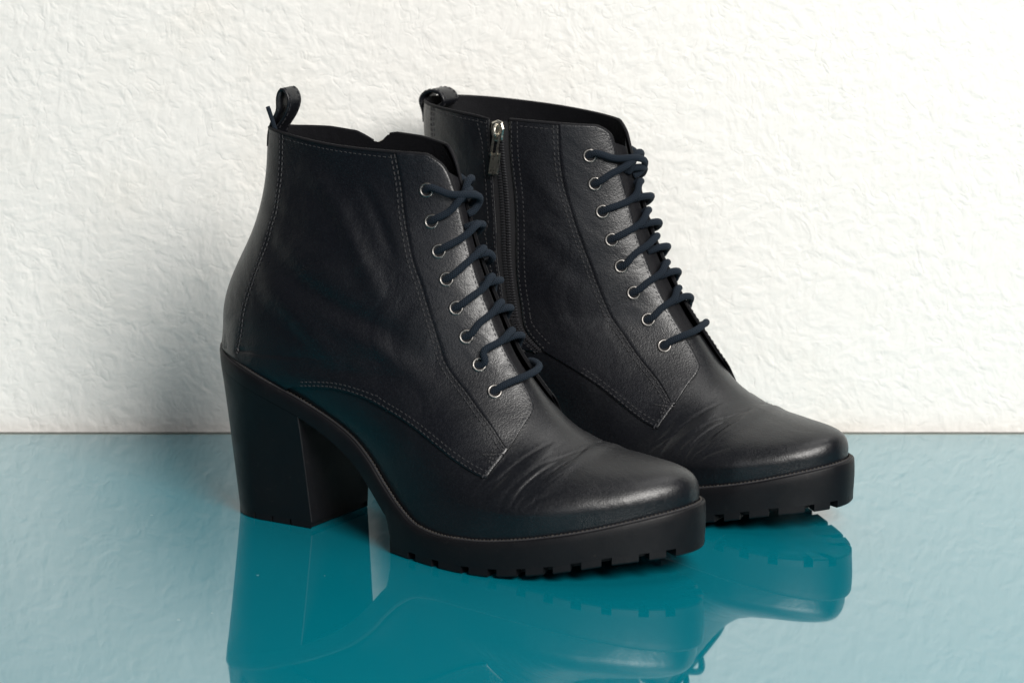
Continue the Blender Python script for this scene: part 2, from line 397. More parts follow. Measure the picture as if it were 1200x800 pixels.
# ------------------------------------------------------------------ the setting: wall and table top
def tagk(o, label, cat, kind=None, group=None):
    o['label'] = label
    if cat: o['category'] = cat
    if kind: o['kind'] = kind
    if group: o['group'] = group
WY = 16.35
nx, nz = 720, 400
X = np.linspace(-52, 72, nx); Z = np.linspace(-3, 62, nz)
V = np.stack(np.broadcast_arrays(X[None, :], np.full((1, 1), WY), Z[:, None]), -1).reshape(-1, 3)
idx = np.arange(nx * nz).reshape(nz, nx)
F = np.stack([idx[:-1, :-1], idx[:-1, 1:], idx[1:, 1:], idx[1:, :-1]], -1).reshape(-1, 4)
me = bpy.data.meshes.new('wall'); me.vertices.add(len(V)); me.vertices.foreach_set('co', (V * CM).ravel())
me.loops.add(F.size); me.loops.foreach_set('vertex_index', F.ravel().astype(np.int32)); me.polygons.add(len(F))
me.polygons.foreach_set('loop_start', np.arange(0, F.size, 4, dtype=np.int32)); me.polygons.foreach_set('use_smooth', np.ones(len(F), bool)); me.update(calc_edges=True)
me.materials.append(MAT['textured_plaster']); wall = bpy.data.objects.new('wall', me); col.objects.link(wall)
tagk(wall, 'white wall of rough trowelled plaster behind the boots', 'wall', 'structure')
# back-painted glass top with a small ground edge, stopping a hair short of the wall
def slab(x0, x1, y0, y1, z0, z1, ch):
    V = []
    for (e, z) in ((0, z0), (0, z1 - ch), (ch, z1)):
        V += [(x0 + e, y0 + e, z), (x1 - e, y0 + e, z), (x1 - e, y1 - e, z), (x0 + e, y1 - e, z)]
    F = [(3, 2, 1, 0)]
    for i in (0, 4): F += [(i + k, i + (k + 1) % 4, i + 4 + (k + 1) % 4, i + 4 + k) for k in range(4)]
    return V, F
V, F = slab(-50, 70, -75, 15.98, -.6, 0, .10)
top = mk('tabletop', V, F, 'glass_edge', smooth=False)
sheet = mk('painted_glass', [(-49.88, -74.88, 0.001), (69.88, -74.88, 0.001), (69.88, 15.52, 0.001), (-49.88, 15.52, 0.001)], [(0, 1, 2, 3)], 'teal_glass', top)
mk('painted_shade_strip', [(-50, 15.985, -.06), (70, 15.985, -.06), (70, 16.6, -.06), (-50, 16.6, -.06)], [(0, 1, 2, 3)], 'gap_shade_paint', top)  # added dark strip; its colour paints the shade in the gap
tagk(top, 'glossy teal glass table top mirroring the boots', 'table', 'structure')

# ------------------------------------------------------------------ one boot
EY_OUT = [(.096, .215), (.175, .213), (.244, .20), (.308, .188), (.376, .176), (.446, .167), (.526, .160), (.624, .168)]
EY_IN = [(.083, .197), (.159, .199), (.230, .195), (.300, .187), (.368, .181), (.438, .172), (.517, .166), (.611, .172)]
EDGE_OUT = [(0, .185), (.010, .155), (.028, .118), (.055, .100), (.10, .090), (.20, .078), (.32, .070), (.43, .064), (.53, .060), (.61, .064), (.684, .086)]
EDGE_IN = [(0, .165), (.008, .13), (.022, .105), (.055, .097), (.127, .093), (.22, .088), (.32, .090), (.43, .090), (.53, .088), (.60, .090), (.676, .100)]
FOOT_OUT = [(.684, .086), (.728, .176), (.748, .247), (.765, .356)]
FOOT_IN = [(.676, .100), (.721, .195), (.741, .266), (.757, .357)]
STAY_OUT = [(0, .296), (.134, .298), (.249, .283), (.343, .255), (.475, .236), (.60, .236), (.69, .245), (.748, .247)]
STAY_IN = [(0, .280), (.162, .292), (.262, .280), (.388, .258), (.546, .247), (.66, .262), (.741, .266)]
SEAM_OUT = [(.765, .356), (.742, .381), (.71, .432), (.672, .474), (.642, .515), (.628, .594), (.634, .747), (.653, 1.0)]
SEAM_IN = [(.757, .357), (.735, .388), (.71, .423), (.674, .455), (.641, .490), (.628, .594), (.634, .747), (.653, 1.0)]
ZIP_F = [(0, .425), (.2, .436), (.342, .436), (.476, .435), (.632, .475)]
ZIP_B = [(0, .497), (.21, .508), (.349, .494), (.461, .478), (.635, .498)]
BACK_L = [(0, .76), (.10, .76), (.20, .755), (.30, .745), (.385, .735), (.454, .742), (.52, .78), (.575, .84), (.602, .92), (.608, 1.0)]
NOTCH = [12.97, 14.55, 16.07, 17.76, 19.13, 20.45, 21.7, 22.91, 24.22, 25.87, 27.11, 28.42]

def th_path(U, pts, n):
    """resample a (t,h) polyline by its length on the surface, smoothed"""
    pts = np.asarray(pts, float)
    x = np.arange(len(pts)); xx = np.linspace(0, len(pts) - 1, 40 * (len(pts) - 1) + 1)
    fn = (lambda k: _pc(x, pts[:, k])(xx)) if len(pts) > 2 else (lambda k: np.interp(xx, x, pts[:, k]))
    q = np.column_stack([fn(0), fn(1)])
    P = U.base(q[:, 0], q[:, 1]); d = np.r_[0, np.cumsum(np.linalg.norm(np.diff(P, axis=0), axis=1))]
    s = np.linspace(0, d[-1], n)
    return np.column_stack([np.interp(s, d, q[:, 0]), np.interp(s, d, q[:, 1])]), d[-1]

def boot(root, U, mirror, extras):
    ms = 1.0 if mirror else -1.0                       # local y of the outer side
    def loc(P): P = np.array(P, float); P[..., 1] *= ms; return P
    def add(name, P, F, m, parent=root, uv=None, smooth=True): return mk(name, loc(P), F, m, parent, uv, smooth)
    def bufadd(B, name, m, parent=root, smooth=True, kind=None):
        B.v = [loc(v) for v in B.v]; o = B.build(name, m, parent, smooth)
        if kind: o['kind'] = kind
        return o
    def lift(t, h):                                    # lace edges stand a little off the tongue
        return .16 * (1 - sstep(np.abs(h), .05, .2)) * sstep(t, .25, .6)
    def flap(t, h): return .10 + lift(t, h)
    def panel(name, sg, top, left, bottom, right, off, th, nu, nv, m, label=None):
        """Coons patch in (t,h): top/bottom run front->back, left/right run rim->sole; solid edge all round"""
        def side(segs, n):
            if isinstance(segs[0], tuple): return th_path(U, segs, n)[0]
            Ls = [th_path(U, q, 5)[1] for q in segs]; ns = [max(3, int(round(n * L / sum(Ls)))) for L in Ls]; ns[-1] = n + len(segs) - 1 - sum(ns[:-1])
            o = th_path(U, segs[0], ns[0])[0]
            for q, k in zip(segs[1:], ns[1:]): o = np.concatenate([o, th_path(U, q, k)[0][1:]])
            return o
        Tt, Bb, Ll, Rr = side(top, nu), side(bottom, nu), side(left, nv), side(right, nv)
        u = np.linspace(0, 1, nu)[None, :, None]; v = np.linspace(0, 1, nv)[:, None, None]
        G = (1-v)*Tt[None] + v*Bb[None] + (1-u)*Ll[:, None] + u*Rr[:, None] - ((1-u)*(1-v)*Tt[0] + u*(1-v)*Tt[-1] + (1-u)*v*Bb[0] + u*v*Bb[-1])
        # tuck a narrow row in at each border so the cut edge is rounded
        def tuck(G, ax):
            G = np.moveaxis(G, ax, 0); e = .12
            G = np.concatenate([G[:1], G[:1]*(1-e) + G[1:2]*e, G[1:-1], G[-1:]*(1-e) + G[-2:-1]*e, G[-1:]]); return np.moveaxis(G, 0, ax)
        G = tuck(tuck(G, 0), 1); N, M = G.shape[:2]
        t = np.clip(G[..., 0], 0, 1); h = np.clip(G[..., 1], 0, 1) * sg
        o = off(t, h) if callable(off) else np.full(t.shape, off)
        o = np.array(o); rim = np.zeros((N, M), bool); rim[0] = rim[-1] = True; rim[:, 0] = rim[:, -1] = True
        P = U.at(t, h, o - rim * min(.018, th * .3)); I = U.at(t, h, o - th)
        ring = [(0, j) for j in range(M)] + [(i, M-1) for i in range(1, N)] + [(N-1, j) for j in range(M-2, -1, -1)] + [(i, 0) for i in range(N-2, 0, -1)]
        R1 = np.array([P[i, j] for i, j in ring]); R2 = np.array([I[i, j] for i, j in ring]); k = len(ring)
        Vv = np.concatenate([P.reshape(-1, 3), R1, R2]); b = N * M
        Fc = grid_faces(N, M) + [(b + i, b + (i+1) % k, b + k + (i+1) % k, b + k + i) for i in range(k)]
        ob = add(name, Vv, Fc, m)
        ob.data.materials.append(MAT['cut_edge'])
        for q_ in ob.data.polygons[(N - 1) * (M - 1):]: q_.material_index = 1
        if label: ob['label'] = label
        return ob
    # --- upper panels
    t = np.r_[np.linspace(.585, .80, 90), np.linspace(.803, 1, 110)][:, None]; h = np.linspace(-1, 1, 181)[None]
    P = U.at(t, h, 0.0); add('vamp', P.reshape(-1, 3), grid_faces(P.shape[0], P.shape[1]), 'vamp_leather')
    back = [(0, 1), (.25, 1), (.5, 1)]; heel_run = [(.653, 1), (.58, 1), (.5, 1)]
    rimo = [(0, .185), (0, .5), (0, 1)]
    panel('quarter', 1, rimo, [EDGE_OUT, FOOT_OUT], [SEAM_OUT, heel_run], back, flap, .10, 110, 110, 'upper_leather', 'plain outer side panel of black leather')
    panel('quarter', -1, [(0, .165), (0, .3), (0, .425)], [EDGE_IN, FOOT_IN], [(.757, .357), (.735, .388), (.71, .423), (.674, .452), (.632, .475)], ZIP_F, flap, .10, 60, 110, 'upper_leather', 'inner side panel between laces and zip')
    panel('quarter', -1, [(0, .497), (0, .75), (0, 1)], ZIP_B, [[(.635, .498), (.628, .594), (.634, .747), (.653, 1)], heel_run], back, .10, .10, 70, 110, 'upper_leather', 'inner heel panel behind the zip')
    fl2 = lambda t, h: flap(t, h) + .045
    def strip(name, sg, A, Bc, off, th, n, k, m):
        """panel between two (t,h) lines"""
        a = th_path(U, A, n)[0] if isinstance(A[0], tuple) else A; b = th_path(U, Bc, n)[0] if isinstance(Bc[0], tuple) else Bc
        return panel(name, sg, [tuple(a[0]), tuple(b[0])], A, [tuple(a[-1]), tuple(b[-1])], Bc, off, th, k, n, m)
    strip('eyestay', 1, EDGE_OUT + FOOT_OUT[1:3] + [(.7535, .283)], STAY_OUT + [(.7535, .283)], fl2, .044, 130, 18, 'upper_leather')
    strip('eyestay', -1, EDGE_IN + FOOT_IN[1:3] + [(.7465, .295)], STAY_IN + [(.7465, .295)], fl2, .044, 130, 18, 'upper_leather')
    # back strip over the heel seam
    n = 80; q = th_path(U, BACK_L, n)[0]; hh = np.linspace(-1, 1, 41)
    T_ = np.repeat(q[:, :1], 41, 1); tb = np.minimum(q[:, :1], .5 + 0*q[:, :1]); w_ = np.abs(hh)[None]
    Hh = (q[:, 1:2] + (1 - q[:, 1:2]) * (1 - w_)) * np.where(hh < 0, -1, 1)[None]
    Tt = q[:, :1] * w_ + np.interp(np.linspace(0, 1, n), [0, 1], [0, .5])[:, None] * (1 - w_)
    P = U.at(Tt, Hh, np.where((np.abs(hh) > .999)[None], .103, .120) + 0*Tt)
    # both halves meet in the middle at the back seam
    P[:, 20, 1] = 0
    add('backstay', P.reshape(-1, 3), grid_faces(n, 41), 'upper_leather')
    # lining, tongue, rolled top edge
    t = np.linspace(0, .66, 70)[:, None]; h = np.linspace(-1, 1, 121)[None]
    H_ = np.sign(h) * (.10 + .90 * np.abs(h)); t0_ = np.interp(np.abs(H_), [.10, .12, .15, .185], [.055, .032, .012, 0])
    t = t0_ + (.66 - t0_) * np.linspace(0, 1, 70)[:, None]
    P = U.at(t, H_ + 0*t, -.05 + 0*t); add('lining', P.reshape(-1, 3), grid_faces(70, 121), 'lining_leather')
    h = np.linspace(-.24, .24, 41)[None]; t0_ = np.interp(np.abs(h), [0, .10, .15, .19, .24], [.062, .056, .03, .012, .012]); t = t0_ + (.70 - t0_) * np.linspace(0, 1, 70)[:, None]
    P = U.at(t, h + 0*t, -.06 - .06 * (1 - sstep(np.abs(h), 0, .2)) + 0*t); add('tongue', P.reshape(-1, 3), grid_faces(70, 41), 'lining_leather')
    def rim_tube(sg, h0, h1, n=60):
        hh = np.linspace(h0, h1, n) * sg; tt = np.zeros(n)
        if h0 < .2:
            E_ = np.array((EDGE_OUT if sg > 0 else EDGE_IN)[1:5])[::-1]; hh = np.r_[E_[:, 1] * sg, hh]; tt = np.r_[E_[:, 0], tt]
        P = smooth_path(U.at(tt, hh, np.full(len(hh), .06)), n + 10)
        v, f, uv = tube(P, np.r_[np.linspace(.05, .085, 8), np.full(n + 2, .085)], 8); return v, f, uv
    B = Buf()
    B.add(*rim_tube(1, .185, 1)); B.add(*rim_tube(-1, .165, .425)); B.add(*rim_tube(-1, .497, 1)); bufadd(B, 'collar_edge', 'lining_leather')
    # --- stitching
    def stitch_row(Bf, sg, pts, off, shift=0.0, pitch=.25, ln=.17, r=.026, skip=0):
        q, L = th_path(U, pts, 400); q = q.copy(); n = int(L / pitch)
        t_, h_ = np.clip(q[:, 0], .0005, .9995), np.clip(q[:, 1], 0, .9995) * sg
        o = off(t_, h_) if callable(off) else np.full(len(t_), off)
        P = U.at(t_, h_, o); N_ = U.normal(t_, h_); T_ = np.gradient(P, axis=0); T_ /= np.linalg.norm(T_, axis=1, keepdims=True)
        S = np.cross(N_, T_)
        if shift:                                      # step sideways along the surface itself
            e_ = .002; Jt = (U.base(np.minimum(t_ + e_, 1), h_) - U.base(t_ - e_, h_)) / (2*e_); Jh = (U.base(t_, h_ + e_) - U.base(t_, h_ - e_)) / (2*e_)
            D_ = S * shift * sg; a11 = (Jt*Jt).sum(1) + 1e-6; a12 = (Jt*Jh).sum(1); a22 = (Jh*Jh).sum(1) + 1e-6; b1 = (Jt*D_).sum(1); b2 = (Jh*D_).sum(1); de = a11*a22 - a12*a12 + 1e-9
            t_ = np.clip(t_ + (b1*a22 - b2*a12) / de, .0005, .9995); h_ = np.clip(h_ + (b2*a11 - b1*a12) / de, -.9995, .9995)
            o = off(t_, h_) if callable(off) else np.full(len(t_), off)
            P = U.at(t_, h_, o); N_ = U.normal(t_, h_); T_ = np.gradient(P, axis=0); T_ /= np.linalg.norm(T_, axis=1, keepdims=True); S = np.cross(N_, T_)
        d = np.r_[0, np.cumsum(np.linalg.norm(np.diff(P, axis=0), axis=1))]
        for i in range(n):
            s0 = (i + .5 + rng.normal(0, .04)) * pitch; c = [np.interp(s0, d, P[:, k]) for k in range(3)]
            j = min(int(np.searchsorted(d, s0)), 399)
            tt = T_[j] + S[j] * rng.normal(.08, .05)
            v, f = box_on(np.array(c) - N_[j] * .004, tt * ln/2, S[j] * r, N_[j] * r, .35); Bf.add(v, f)
    def rows(name, sg, pts, off, shifts, m='thread', **kw):
        Bf = Buf()
        for sh in shifts: stitch_row(Bf, sg, pts, off, sh, **kw)
        bufadd(Bf, name, m, smooth=False, kind='stuff')
    rows('stay_stitching', 1, STAY_OUT, fl2, (.07, .25)); rows('stay_stitching', -1, STAY_IN, fl2, (.07, .25))
    rows('edge_stitching', 1, EDGE_OUT + FOOT_OUT[1:], fl2, (.14,), 'seam_thread'); rows('edge_stitching', -1, EDGE_IN + FOOT_IN[1:], fl2, (.14,), 'seam_thread')
    rows('seam_stitching', 1, SEAM_OUT[:-1], .10, (.10, .30)); rows('seam_stitching', -1, SEAM_IN[:4], .10, (.10, .30))
    rows('rim_stitching', 1, [(.016, .20), (.016, .5), (.016, .95)], .10, (0,)); rows('rim_stitching', -1, [(.016, .18), (.016, .3), (.016, .415)], .10, (0,)); rows('rim_stitching', -1, [(.016, .505), (.016, .7), (.016, .95)], .10, (0,))
    rows('back_stitching', 1, BACK_L[:8], .122, (-.08, .12)); rows('back_stitching', -1, BACK_L[:8], .122, (-.08, .12))
    rows('zip_stitching', -1, ZIP_F, .10, (-.10, -.40), pitch=.22, ln=.15); rows('zip_stitching', -1, ZIP_B, .10, (.10, .42), pitch=.22, ln=.15)
    for sg, sh_ in ((1, 0), (-1, -.008)):
        rows('bar_tack', sg, [(.736 + sh_, .268), (.756 + sh_, .322)], fl2, (-.06, .06), pitch=.17, ln=.14); rows('bar_tack', sg, [(.752 + sh_, .262), (.738 + sh_, .318)], fl2, (0,), pitch=.17, ln=.14)
    # --- zip
    zf, _ = th_path(U, ZIP_F, 120); zb, _ = th_path(U, ZIP_B, 120)
    k = np.linspace(-.25, 1.25, 13)[None, :]
    tt = zf[:, :1] * (1-k) + zb[:, :1] * k; hh = -(zf[:, 1:] * (1-k) + zb[:, 1:] * k)
    P = U.at(np.clip(tt, .003, 1), hh, np.full(tt.shape, .012)); zp = add('zip_tape', P.reshape(-1, 3), grid_faces(120, 13), 'zip_fabric')
    Bf = Buf(); ts = np.linspace(.02, .985, 86); xi = np.linspace(0, 1, 120)
    S_ = np.concatenate([ts - .0028, ts + .0028]); SD = np.r_[-np.ones(len(ts)), np.ones(len(ts))]; KK = .5 + SD * .115
    za = np.column_stack([np.interp(S_, xi, zf[:, c]) for c in (0, 1)]); zc = np.column_stack([np.interp(S_, xi, zb[:, c]) for c in (0, 1)])
    C0 = za * (1 - KK)[:, None] + zc * KK[:, None]; C1 = C0 + (zc - za) * .02
    P0 = U.at(C0[:, 0], -C0[:, 1], np.full(len(S_), .055)); P1 = U.at(C1[:, 0], -C1[:, 1], np.full(len(S_), .055)); NN = U.normal(C0[:, 0], -C0[:, 1])
    for p0, p1, nn, sd in zip(P0, P1, NN, SD):
        ax = (p1 - p0); ax /= np.linalg.norm(ax); dn = np.cross(nn, ax)
        v, f = box_on(p0, ax * .105, dn * .042 + ax * .02 * sd, nn * .05, .4); Bf.add(v, f)
    bufadd(Bf, 'zip_teeth', 'zip_teeth_nylon', zp, smooth=False, kind='stuff')
    # slider and pull
    ct, ch = .035, .462
    c0 = U.at(ct, -ch, .12); nn = U.normal(ct, -ch); dn = U.at(ct + .05, -ch - .003, .12) - c0; dn /= np.linalg.norm(dn); ax = np.cross(nn, dn)
    def loftz(prof, zl):
        """closed outline (x across, y down) at several heights -> rounded plate"""
        Vv = []; 
        for sc, z in zl: Vv += [c0 + ax * x * sc + dn * y * sc + nn * z for x, y in prof]
        n_ = len(prof); Ff = grid_faces(len(zl), n_, True) + [tuple(range(n_ - 1, -1, -1)), tuple((len(zl)-1)*n_ + i for i in range(n_))]
        return Vv, Ff
    prof = [(-.28, -.42), (0, -.52), (.28, -.42), (.36, -.1), (.25, .44), (0, .50), (-.25, .44), (-.36, -.1)]
    v, f = loftz(prof, [(.94, -.06), (1, 0), (1, .10), (.84, .17)]); sl = add('zip_slider', v, f, 'zip_metal', smooth=False)
    # bridge on the slider and the hanging tab
    pth = smooth_path([c0 - dn * .34 + nn * .14, c0 - dn * .15 + nn * .36, c0 + dn * .15 + nn * .36, c0 + dn * .30 + nn * .14], 14)
    v, f, uv = tube(pth, .075, 8); add('slider_bridge', v, f, 'zip_metal', sl)
    B = Buf(); w0, w1 = .13, .20; y0, y1 = .10, 1.75; tw = -.12
    for sx in (-1, 1):
        v, f = box_on(c0 + dn * .62 + ax * (sx * .15 + tw * .4) + nn * .27, ax * .05, dn * .56 + ax * tw, nn * .04, .2); B.add(v, f)
    v, f = box_on(c0 + dn * 1.55 + ax * tw * 1.4 + nn * .21, ax * .25, dn * .52 + ax * tw - nn * .03, nn * .06, .12); B.add(v, f)
    v, f = box_on(c0 + dn * .12 + nn * .30, ax * .15, dn * .05, nn * .035, .2); B.add(v, f)
    bufadd(B, 'zip_pull', 'zip_metal', sl, smooth=False)
    # --- eyelets
    an = np.linspace(0, 2*np.pi, 25)[:-1]
    def eyelet(tv, hv):
        o = float(fl2(np.array(tv), np.array(hv))); c = U.at(tv, hv, o); nn = U.normal(tv, hv); ax = np.cross(nn, [0, 0, 1.]); ax /= np.linalg.norm(ax); ay = np.cross(nn, ax)
        nn = nn + ax * rng.normal(0, .04) + ay * rng.normal(0, .04)
        Vv = []; prof = [(.345, -.01), (.335, .03), (.30, .055), (.255, .06), (.22, .03), (.205, -.02)]
        for r_, z_ in prof: Vv += [c + r_ * (np.cos(q) * ax + np.sin(q) * ay) + nn * z_ for q in an]
        e = add('eyelet', Vv, grid_faces(len(prof), 24, True), 'eyelet_metal')
        Vv = [c + .225 * (np.cos(q) * ax + np.sin(q) * ay) + nn * .012 for q in an] + [c + nn * .004]
        add('eyelet_shade_disc', Vv, [(i, (i+1) % 24, 24) for i in range(24)], 'hole_shade_black', e)  # flat black disc, painted shade in place of an open hole
    for q in EY_OUT: eyelet(q[0], q[1])
    for q in EY_IN: eyelet(q[0], -q[1])
    # --- laces
    R = .165
    def lace(pts, name='lace', r=R, n=50):
        pts = np.array(pts, float); P = U.at(pts[:, 0], pts[:, 1], pts[:, 2]); P = smooth_path(P, n); v, f, uv = tube(P, r, 12); return add(name, v, f, 'lace_cotton', uv=uv)
    for sg, EA, EB in ((1, EY_OUT, EY_IN), (-1, EY_IN, EY_OUT)):
        near = (sg > 0) != mirror                     # which strand lies on top at the crossings
        for i in range(7, -1, -1):
            t0, h0 = EA[i]; base = float(fl2(np.array(t0), np.array(h0)))
            start = [(t0 + .003, sg*(h0 + .010), base - .14), (t0 - .008, sg*(h0 - .018), base + .14)]
            if i == 7:
                if not near: continue
                t1, h1 = EB[7]                        # the lowest strand is one straight bar across the throat
                lace(start + [(t0 - .020, sg*.11, .50), (t0 - .034, sg*.04, .56), (t0 - .046, -sg*.04, .56), (t1 - .046, -sg*.11, .44), (t1 - .030, -sg*(h1 - .01), base + .17), (t1 + .003, -sg*(h1 + .010), base - .14)]); continue
            d = t0 - EA[i-1][0] if i else .075
            j = rng.normal(0, .05); j2 = rng.normal(0, .012)
            if i == 0:
                if near: lace(start + [(t0 + .004, sg*.12, .44), (t0 + .006, sg*.05, .60), (t0 + .016, -sg*.01, .66), (t0 + .034, -sg*.05, .56), (t0 + .05, -sg*.05, .25), (t0 + .055, -sg*.03, -.05)])
                else: lace(start + [(t0 + .002, sg*.12, .44), (t0 - .012, sg*.06, .50), (t0 - .016, sg*.02, .44), (t0 + .005, -sg*.02, .30), (t0 + .03, -sg*.03, -.05)])
                continue
            e = .86 + j
            if near: lace(start + [(t0 - .38*d, sg*(.130 + j2), .42), (t0 - e*.82*d, sg*(.075 + j2), .52), (t0 - (e + .10)*d, sg*.030, .50), (t0 - (e + .17)*d, -sg*.008, .34), (t0 - (e + .15)*d, -sg*.032, .08), (t0 - (e + .08)*d, -sg*.04, -.12)])
            else: lace(start + [(t0 - .32*d, sg*(.130 + j2), .42), (t0 - .58*d, sg*(.075 + j2), .50), (t0 - .70*d, sg*.030, .42), (t0 - .74*d, sg*.0, .22), (t0 - .72*d, -sg*.03, .0), (t0 - .70*d, -sg*.05, -.15)])
    # --- sole
    L = sole_levels(); m_ = len(L[0]); Vv = np.concatenate(L); Fc = []
    for i in range(len(L) - 1):
        for j in range(m_): k = (j + 1) % m_; Fc.append((i*m_ + j, i*m_ + k, (i+1)*m_ + k, (i+1)*m_ + j))
    b0 = (len(L) - 1) * m_; half = N_OUT - 1; bb = len(Vv)
    Vv = np.concatenate([Vv, L[-1]])
    for j in range(half):
        a_, c_ = j, j + 1; d_, e_ = (m_ - j) % m_, (m_ - j - 1) % m_
        Fc.append((bb + a_, bb + c_, bb + e_, bb + d_) if a_ != d_ and c_ != e_ else tuple(dict.fromkeys((bb + a_, bb + c_, bb + e_, bb + d_))))
    sole = add('sole', Vv, Fc, 'sole_rubber')
    # lugs round the edge of the forepart
    n_ = 700; Po, ao = outline(.283, n_); Pi, _ = outline(-1.0, n_); dd = np.r_[0, np.cumsum(np.linalg.norm(np.diff(Po, axis=0), axis=1))]; tot = dd[-1]
    cuts = NOTCH + [tot - s for s in NOTCH[::-1]]
    def lug(s0, s1):
        s = np.linspace(s0, s1, 7); po = np.column_stack([np.interp(s, dd, Po[:, k]) for k in (0, 1)]); av = np.interp(s, dd, ao)
        pin = np.column_stack([np.interp(s, dd, Pi[:, k]) for k in (0, 1)])
        jj = rng.normal(0, .01)
        zt = z_body(av) + .004; zb_ = z_bottom(av) + jj * 0
        c = np.column_stack
        dirv = (po - pin) / np.linalg.norm(po - pin, axis=1, keepdims=True)
        loops = [c([po, zt]), c([po - dirv*.005, zb_ + .07]), c([po - dirv*.06, zb_]), c([pin, zb_]), c([pin, zt])]
        Vv = np.concatenate(loops); Fc = [(i*7 + j, i*7 + j + 1, (i+1)*7 + j + 1, (i+1)*7 + j) for i in range(4) for j in range(6)]
        nb = len(Vv); Vv = np.concatenate([Vv, [l_[0] for l_ in loops], [l_[-1] for l_ in loops]]); Fc += [tuple(nb + i for i in range(5)), tuple(nb + 5 + i for i in range(4, -1, -1))]
        add('lug', Vv, Fc, 'sole_rubber', sole, smooth=False)
    for i in range(len(cuts) - 1):
        g0 = .20 + rng.uniform(0, .06); g1 = .20 + rng.uniform(0, .06)
        if i == 0: g0 = 0
        if cuts[i+1] - cuts[i] > 25: continue
        lug(cuts[i] + g0, cuts[i+1] - g1)
    # tread core, set back from the edge
    Pc, ac = outline(-.35, 120); keep = (ac > 6.1) & (ac < 18.0); mcount = len(ac)
    Lc = [j for j in range(119) if keep[j]]
    Vv = []; 
    for j in Lc:
        k = (mcount - j) % mcount
        for q in (j, k): Vv += [(*Pc[q], z_body(ac[q]) + .002), (*Pc[q], z_bottom(ac[q]) + .06)]
    Fc = []
    for i in range(len(Lc) - 1):
        a_ = 4*i; b_ = 4*(i+1)
        Fc += [(a_, a_+1, b_+1, b_), (a_+1, a_+3, b_+3, b_+1), (a_+3, a_+2, b_+2, b_+3)]
    e_ = 4*(len(Lc)-1); Fc += [(0, 2, 3, 1), (e_, e_+1, e_+3, e_+2)]
    add('tread', Vv, Fc, 'sole_rubber', sole, smooth=False)
    # heel block
    loops, bot = heel_loops(); n_ = len(bot); m2 = len(loops)
    Vv = np.concatenate(loops); Fc = grid_faces(m2, n_)
    nb = len(Vv); e = .05                                # small chamfer at both breast corners, then the breast itself
    br = []
    for Q in loops: br += [Q[0] + [.035, -.035, 0], Q[-1] + [.035, .035, 0]]
    Vv = np.concatenate([Vv, np.array([Q[0] for Q in loops]), np.array([Q[-1] for Q in loops]), np.array(br), np.array(br)])
    c0_ = nb; c1_ = nb + m2; c2_ = nb + 2*m2; c3_ = c2_ + 2*m2
    for i in range(m2 - 1):
        Fc += [(c0_ + i, c0_ + i + 1, c2_ + 2*i + 2, c2_ + 2*i), (c1_ + i, c2_ + 2*i + 1, c2_ + 2*i + 3, c1_ + i + 1), (c3_ + 2*i, c3_ + 2*i + 2, c3_ + 2*i + 3, c3_ + 2*i + 1)]
    heel = add('heel', Vv, Fc, 'sole_rubber')
    # top piece under the heel with moulded notches
    dB = np.r_[0, np.cumsum(np.linalg.norm(np.diff(bot[:, :2], axis=0), axis=1))]; cen = np.array([-1.9, 0])
    Lq = dB[-1]; cutsH = [0] + [Lq * k for k in (.09, .17, .25, .36, .5, .64, .75, .83, .91)] + [Lq]
    for i in range(len(cutsH) - 1):
        s = np.linspace(cutsH[i] + (.05 if i else 0), cutsH[i+1] - (.05 if i < len(cutsH) - 2 else 0), 6); po = np.column_stack([np.interp(s, dB, bot[:, k]) for k in (0, 1)]); pin = po + (cen - po) * .25
        loops2 = [np.column_stack([po, np.full(6, .302)]), np.column_stack([po, np.full(6, .05)]), np.column_stack([po + (cen - po)*.015, np.full(6, 0.002)]), np.column_stack([pin, np.full(6, .002)]), np.column_stack([pin, np.full(6, .302)])]
        Vv = np.concatenate(loops2); Fc = [(a*6 + j, a*6 + j + 1, (a+1)*6 + j + 1, (a+1)*6 + j) for a in range(4) for j in range(5)]
        nb = len(Vv); Vv = np.concatenate([Vv, [q[0] for q in loops2], [q[-1] for q in loops2]]); Fc += [tuple(nb + a for a in range(5)), tuple(nb + 5 + a for a in range(4, -1, -1))]
        add('heel_lug', Vv, Fc, 'sole_rubber', heel, smooth=False)
    Q = bot + (np.array([-1.9, 0, 0]) - bot) * .05; Vv = np.concatenate([Q + [0, 0, .30], Q + [0, 0, .03]]); n2 = len(Q)
    add('heel_core', Vv, [(i, (i+1) % n2, n2 + (i+1) % n2, n2 + i) for i in range(n2)] + [tuple(n2 + i for i in range(n2))], 'sole_rubber', heel, smooth=False)
    # welt bead and its stitches
    Pw, aw = outline(.10); pw = np.column_stack([Pw, z_feather(aw) + .03]); pw = np.concatenate([pw, pw[:1]])
    v, f, uv = tube(pw, .055, 6); add('welt', v, f, 'seam_thread')
    d = np.r_[0, np.cumsum(np.linalg.norm(np.diff(pw, axis=0), axis=1))]; Bf = Buf()
    for i in range(int(d[-1] / .19)):
        s0 = i * .19; c = np.array([np.interp(s0, d, pw[:, k]) for k in range(3)]); c2 = np.array([np.interp(s0 + .02, d, pw[:, k]) for k in range(3)])
        tt = c2 - c; tt /= max(np.linalg.norm(tt), 1e-6); sd = np.cross(tt, [0, 0, 1.]); sd /= np.linalg.norm(sd); up_ = np.cross(sd, tt)
        v, f = box_on(c + up_ * .03, tt * .062 + sd * rng.normal(0, .012), sd * .045, up_ * rng.uniform(.035, .055), .35); Bf.add(v, f)
    bufadd(Bf, 'welt_stitching', 'welt_thread', smooth=False, kind='stuff')
    extras(U, add, bufadd, lace)

